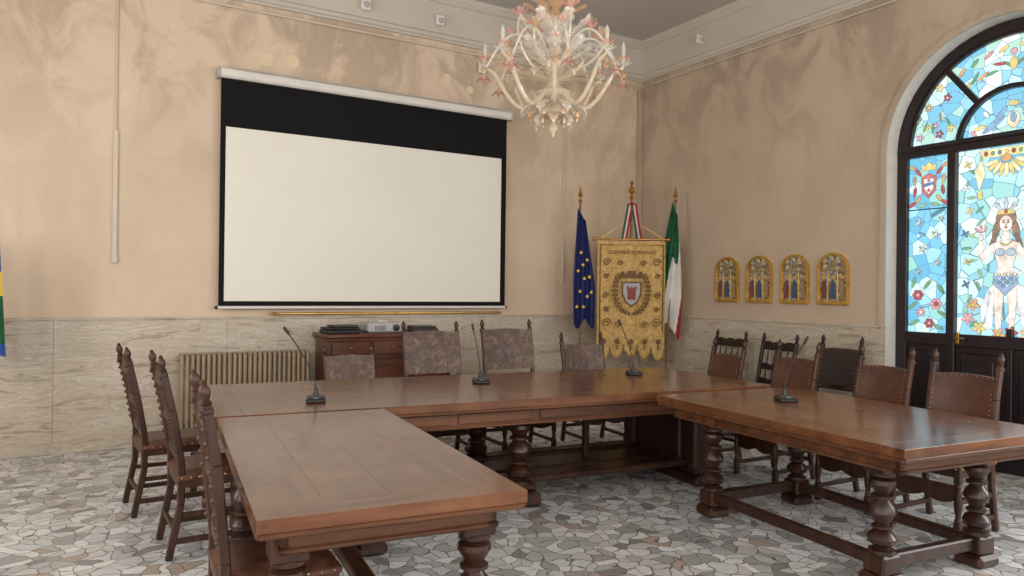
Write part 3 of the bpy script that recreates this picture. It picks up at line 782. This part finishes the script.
b.lathe([(.02,0),(.03,.02),(.014,.04),(.012,.06),(.035,.09),(.04,.11),(.02,.15),(.01,.17),(.022,.19),(.004,.24)],t,M_brass,14)
for s in (-1,1): b.tube([(0,0,2.68),(s*.05,0,2.70),(s*.06,0,2.75),(s*.03,0,2.77)],.006,M_brass,8)
b.tube([(-.44,-.03,2.13),(.44,-.03,2.13)],.012,M_brass,10)
for s in (-1,1): b.ball((s*.45,-.03,2.13),.024,M_brass,10); b.tube([(s*.40,-.03,2.13),(s*.2,-.03,2.25),(0,-.01,2.34)],.004,M_brass,6)
def bn(u,v):
    x=(u-.5)*.82; ph=(u*5)%1.0; zb=.90-.16*math.sqrt(max(0,math.sin(pi*ph)))
    zb-= .05*(abs(u-.5)*2)
    z=2.11+( zb-2.11)*v
    return (x,-.05-.014*math.sin(u*16)-.01*math.sin(v*5),z)
b.grid(bn,60,30,M_bn)
for k in range(61):
    p=bn(k/60,1); b.tube([p,(p[0],p[1],p[2]-.03)],.005,M_gold,5)
fy=-.085
def BT(x,z): return Matrix.Translation((x,fy,z))
b.tube([(-.38,fy+.01,1.02),(-.38,fy+.01,2.06),(.38,fy+.01,2.06),(.38,fy+.01,1.02)],.006,M_bd,6)
b.text('COMUNE DI PEGLIO',.062,M_bd,BT(0,1.95))
b.poly([(-.12,1.62),(.12,1.62),(.12,1.46),(.07,1.36),(0,1.31),(-.07,1.36),(-.12,1.46)],.004,M_bd,BT(0,0)); b.poly([(-.10,1.60),(.10,1.60),(.10,1.47),(.06,1.38),(0,1.335),(-.06,1.38),(-.10,1.47)],.004,M_bs,BT(0,0)@Matrix.Translation((0,-.002,0)))
b.poly([(-.05,1.40),(.05,1.40),(.05,1.52),(.06,1.52),(.06,1.56),(.03,1.56),(.03,1.54),(.01,1.54),(.01,1.56),(-.01,1.56),(-.01,1.54),(-.03,1.54),(-.03,1.56),(-.06,1.56),(-.06,1.52),(-.05,1.52)],.004,M_br,BT(0,0)@Matrix.Translation((0,-.004,0)))
b.poly([(-.13,1.66),(.13,1.66),(.13,1.74),(.09,1.74),(.09,1.71),(.05,1.71),(.05,1.75),(-.05,1.75),(-.05,1.71),(-.09,1.71),(-.09,1.74),(-.13,1.74)],.004,M_bd,BT(0,0))
for s in (-1,1):
    arc=[(s*.20*math.sin(t_),fy,1.50-.28*math.cos(t_)) for t_ in [pi*.02+pi*.72*k/12 for k in range(13)]]
    b.tube(arc,.005,M_bd,6)
    for k in range(1,13):
        x,_,z=arc[k]; 
        for q in (-1,1): b.ball((x+q*.022,fy-.002,z+.01),.02,M_bd,6,(.6,.15,1.1))
    for (cx,cz,r) in ((.30,1.85,.05),(.30,1.12,.06),(.16,1.10,.045),(.31,1.45,.04),(.31,1.68,.035),(.14,1.84,.035),(.30,1.28,.035)):
        b.tube([(s*cx+r*(1-k/16)*math.cos(k*.7*s),fy,cz+r*(1-k/16)*math.sin(k*.7)) for k in range(14)],.0055,M_bd,6)
for k in range(5):
    x=(k-2)*.164; b.ball((x,fy,.90),.03,M_bd,8,(1,.15,1.2)); b.tube([(x,fy,.86),(x,fy,.80)],.008,M_bd,6)
for s in (-1,1):
    b.grid(lambda u,v,s=s:(s*.02+s*.07*v+(u-.5)*.07,-.04-.012*math.sin(u*8),2.56-.42*v),9,8,M_iw,lambda u,v:(M_ig if u<.34 else M_iw if u<.67 else M_ir))
b.ball((0,-.04,2.56),.03,M_ir,8)
b.build('municipal_banner',(5.86,6.96,0),FR)
# ------------------------------------------------------------ arched gilt icons
M_art=glass_bg('icon_painting',[(0,(150,130,96)),(.2,(160,160,156)),(.4,(110,92,74)),(.55,(200,184,140)),(.7,(120,130,138)),(.85,(150,110,84))],34,.0,lead=(80,66,44))
nt=M_art.node_tree; bs=nt.nodes['Principled BSDF']
lk=[l for l in nt.links if l.to_socket==bs.inputs['Emission Color']][0]; src=lk.from_socket; nt.links.new(src,bs.inputs['Base Color'])
def arch_pts(w,h,n=16):
    r=w/2; return [(-r,0),(r,0)]+[(r*math.cos(pi*k/n),h-r+r*math.sin(pi*k/n)) for k in range(n+1)]
icl=[mat('icon_robe',c,.6) for c in ((120,64,58),(64,80,112),(150,128,84))]; icf=mat('icon_face',(196,164,136),.6)
def icon(y):
    b=MB(); W=.35;H=.53
    M=Matrix.Rotation(-pi/2,4,'Z')
    o=arch_pts(W,H); 
    def sc(f): return [(x*(1-2*f/W),f+(z)*(1-2*f/H)) for x,z in o]
    b.ring(o,sc(.024),.03,M_gold,M); b.ring(sc(.004),sc(.013),.012,M_brass,M@Matrix.Translation((0,-.010,0)))
    b.poly(sc(.022),.01,M_art,M@Matrix.Translation((0,.015,0)))
    for x in (-.055,.055): b.box((x,.008,.19),(.008,.014,.33),M_gold,.003,M)
    b.box((0,.008,.355),(.30,.014,.010),M_gold,.003,M); b.box((0,.008,.035),(.30,.014,.016),M_gold,.003,M)
    for k,x in enumerate((-.105,0,.105)):
        b.poly([(x-.030,.06),(x+.030,.06),(x+.022,.22),(x+.012,.25),(x-.012,.25),(x-.022,.22)],.004,icl[k],M@Matrix.Translation((0,.008,0)))
        b.lathe([(.024,0),(.024,.002)],(0,0,0),M_gold,14,M@Matrix.Translation((x,.011,.28))@Matrix.Rotation(pi/2,4,'X')); b.ball((x,.008,.275),.014,icf,8,(.8,.3,1.1),M)
    b.ball((0,.010,.42),.035,icl[2],10,(1,.2,1),M)
    b.build('arched_gilt_icon',(XR-.031,y,1.39))
for y in (6.14,5.67,5.20,4.74): icon(y)
# ------------------------------------------------------------ chandelier
def glassm(name,c,tr):
    m,nt,b_=newmat(name); b_.inputs['Base Color'].default_value=lin(c); b_.inputs['Roughness'].default_value=.08
    b_.inputs['Specular IOR Level'].default_value=.9
    t_=nt.nodes.new('ShaderNodeBsdfTransparent'); mx=nt.nodes.new('ShaderNodeMixShader'); 
    f=nt.nodes.new('ShaderNodeMapRange'); f.inputs['To Min'].default_value=tr-.2; f.inputs['To Max'].default_value=tr+.2
    nt.links.new(noise(nt,coords(nt),30,2),f.inputs['Value']); nt.links.new(f.outputs['Result'],mx.inputs[0])
    nt.links.new(b_.outputs[0],mx.inputs[1]); nt.links.new(t_.outputs[0],mx.inputs[2])
    nt.links.new(mx.outputs[0],nt.nodes['Material Output'].inputs['Surface']); return m
G_cl=glassm('murano_cream',(222,206,178),.34); G_wh=glassm('murano_clear',(234,228,216),.45); G_pk=glassm('murano_pink',(218,160,146),.22); G_am=glassm('murano_rose_amber',(210,166,120),.28)
M_bulb=emis('candle_bulb',(255,240,215),.4)
b=MB()
b.lathe([(.004,2.50),(.012,2.53),(.03,2.56),(.02,2.59),(.01,2.60),(.05,2.64),(.075,2.68),(.05,2.72),(.02,2.74),(.10,2.77),(.12,2.80),(.05,2.84),(.03,2.88),(.06,2.94),(.075,3.0),(.04,3.06),(.02,3.09),(.07,3.12),(.02,3.15),(.03,3.22),(.055,3.28),(.035,3.34),(.015,3.37),(.06,3.40),(.015,3.43),(.012,3.6)],(0,0,0),G_cl,18)
b.lathe([(.012,3.5),(.03,3.56),(.012,3.62),(.008,4.6),(.05,4.7),(.09,4.80),(.09,4.835)],(0,0,0),G_am,16)
def flower(c,r,m,h=.04,n=6,down=False,a0=0):
    def f(u,v):
        a=2*pi*u+a0; rr=r*v*(.74+.26*math.cos(n*2*pi*u)); s=-1 if down else 1
        return (c[0]+rr*math.cos(a),c[1]+rr*math.sin(a),c[2]+s*(h*v**.6+.012*math.cos(n*2*pi*u)*v))
    b.grid(f,n*6,5,m)
def rad_leaf(a2,z0,rr,up,ww,m,curl=.05):
    def lf2(u,v):
        w_=ww*math.sin(pi*min(.98,v*.95+.03))*(u-.5)*2*(1+.25*math.sin(v*26)); r=.03+rr*math.sin(v*1.7); z=z0+up*v-curl*v*v+.03*abs(u-.5)
        return (r*math.cos(a2)-w_*math.sin(a2),r*math.sin(a2)+w_*math.cos(a2),z)
    b.grid(lf2,4,16,m)
NA=8
for k in range(NA):
    a=2*pi*k/NA+.2; ca,sa=math.cos(a),math.sin(a)
    P=[]
    for q in range(21):
        t_=q/20; r=.06+.40*t_; z=2.82-.13*math.sin(pi*min(1,t_*1.2))+ .24*max(0,t_-.35)**1.1
        P.append((r*ca,r*sa,z))
    b.tube(P,[(.017-.005*q/20)*(1+.12*math.sin(q*2.2)) for q in range(21)],G_cl,8)
    e=P[-1]
    flower((e[0],e[1],e[2]),.068,G_wh,.03,8); flower((e[0],e[1],e[2]+.028),.045,G_pk,.035,6)
    b.lathe([(.013,0),(.017,.03),(.013,.05),(.012,.075)],(e[0],e[1],e[2]+.03),G_cl,10); b.lathe([(.010,0),(.014,.02),(.011,.04),(.002,.065)],(e[0],e[1],e[2]+.105),M_bulb,10)
    flower((e[0],e[1],e[2]-.03),.04,G_am,.05,5,True); b.ball((e[0],e[1],e[2]-.095),.012,G_am,8)
    a3=a+.18; P=[]
    for q in range(15):
        t_=q/14; rr_=.05+.42*t_; P.append((rr_*math.cos(a3),rr_*math.sin(a3),3.00+.22*math.sin(pi*t_*.9)-.16*t_**2))
    b.tube(P,[.011*(1-.4*q/14) for q in range(15)],G_wh,7); flower(P[-1],.065,G_pk,.045,6,True); flower(P[-1],.035,G_am,.03,5); flower(P[8],.045,G_pk,.03,5)
    rad_leaf(a3,3.04,.34,.10,.035,G_wh,.14)
    a2=a+pi/8; c2,s2=math.cos(a2),math.sin(a2); P=[]
    R_=.22 if k%2 else .30; Hh=.34 if k%2 else .20
    for q in range(13):
        t_=q/12; P.append(((.04+R_*math.sin(t_*1.9))*c2,(.04+R_*math.sin(t_*1.9))*s2,2.92+Hh*(1-math.cos(t_*2.4))*.6))
    b.tube(P,[.012*(1-.5*q/12) for q in range(13)],G_cl,8)
    flower(P[-1],.07,G_pk if k%2 else G_am,.04,6); flower(P[-1],.04,G_wh,.05,5)
    flower(P[7],.045,G_wh,.03,5)
    rad_leaf(a2,3.12,.22,.22,.045,G_wh); rad_leaf(a2,2.88,.30,.10,.05,G_cl,.16); rad_leaf(a2,2.74,.20,-.08,.04,G_wh); rad_leaf(a,2.96,.22,.22,.045,G_wh,.05); rad_leaf(a+.1,3.28,.18,.20,.04,G_am,.1); rad_leaf(a,2.66,.13,-.06,.035,G_cl)
    b.tube([(.17*c2,.17*s2,2.72),(.17*c2,.17*s2,2.66)],.002,G_cl,5); b.ball((.17*c2,.17*s2,2.64),.016,G_am,8,(1,1,1.6))
    b.ball((.10*ca,.10*sa,2.60),.013,G_cl,8,(1,1,1.8))
flower((0,0,2.60),.08,G_pk,.03,6,False); flower((0,0,3.36),.13,G_pk,.06,8); flower((0,0,3.10),.14,G_wh,.05,8); flower((0,0,2.86),.15,G_wh,.05,10)
b.build('murano_chandelier',(2.77,4.10,.02))
# ------------------------------------------------------------ world, camera
w=bpy.data.worlds.new('World'); S.world=w; w.use_nodes=True
bg=w.node_tree.nodes['Background']; bg.inputs['Color'].default_value=(.75,.85,1,1); bg.inputs['Strength'].default_value=.6
cam=bpy.data.cameras.new('camera'); co=bpy.data.objects.new('camera',cam); COL.objects.link(co)
cam.sensor_width=36; cam.lens=36*740/1024; cam.clip_start=.05
co.matrix_world=Matrix.Translation((0,0,1.5))@Matrix.Rotation(math.radians(-31),4,'Z')@Matrix.Rotation(math.radians(90.155),4,'X')@Matrix.Rotation(math.radians(.7),4,'Z')
S.camera=co
S.view_settings.view_transform='Standard'
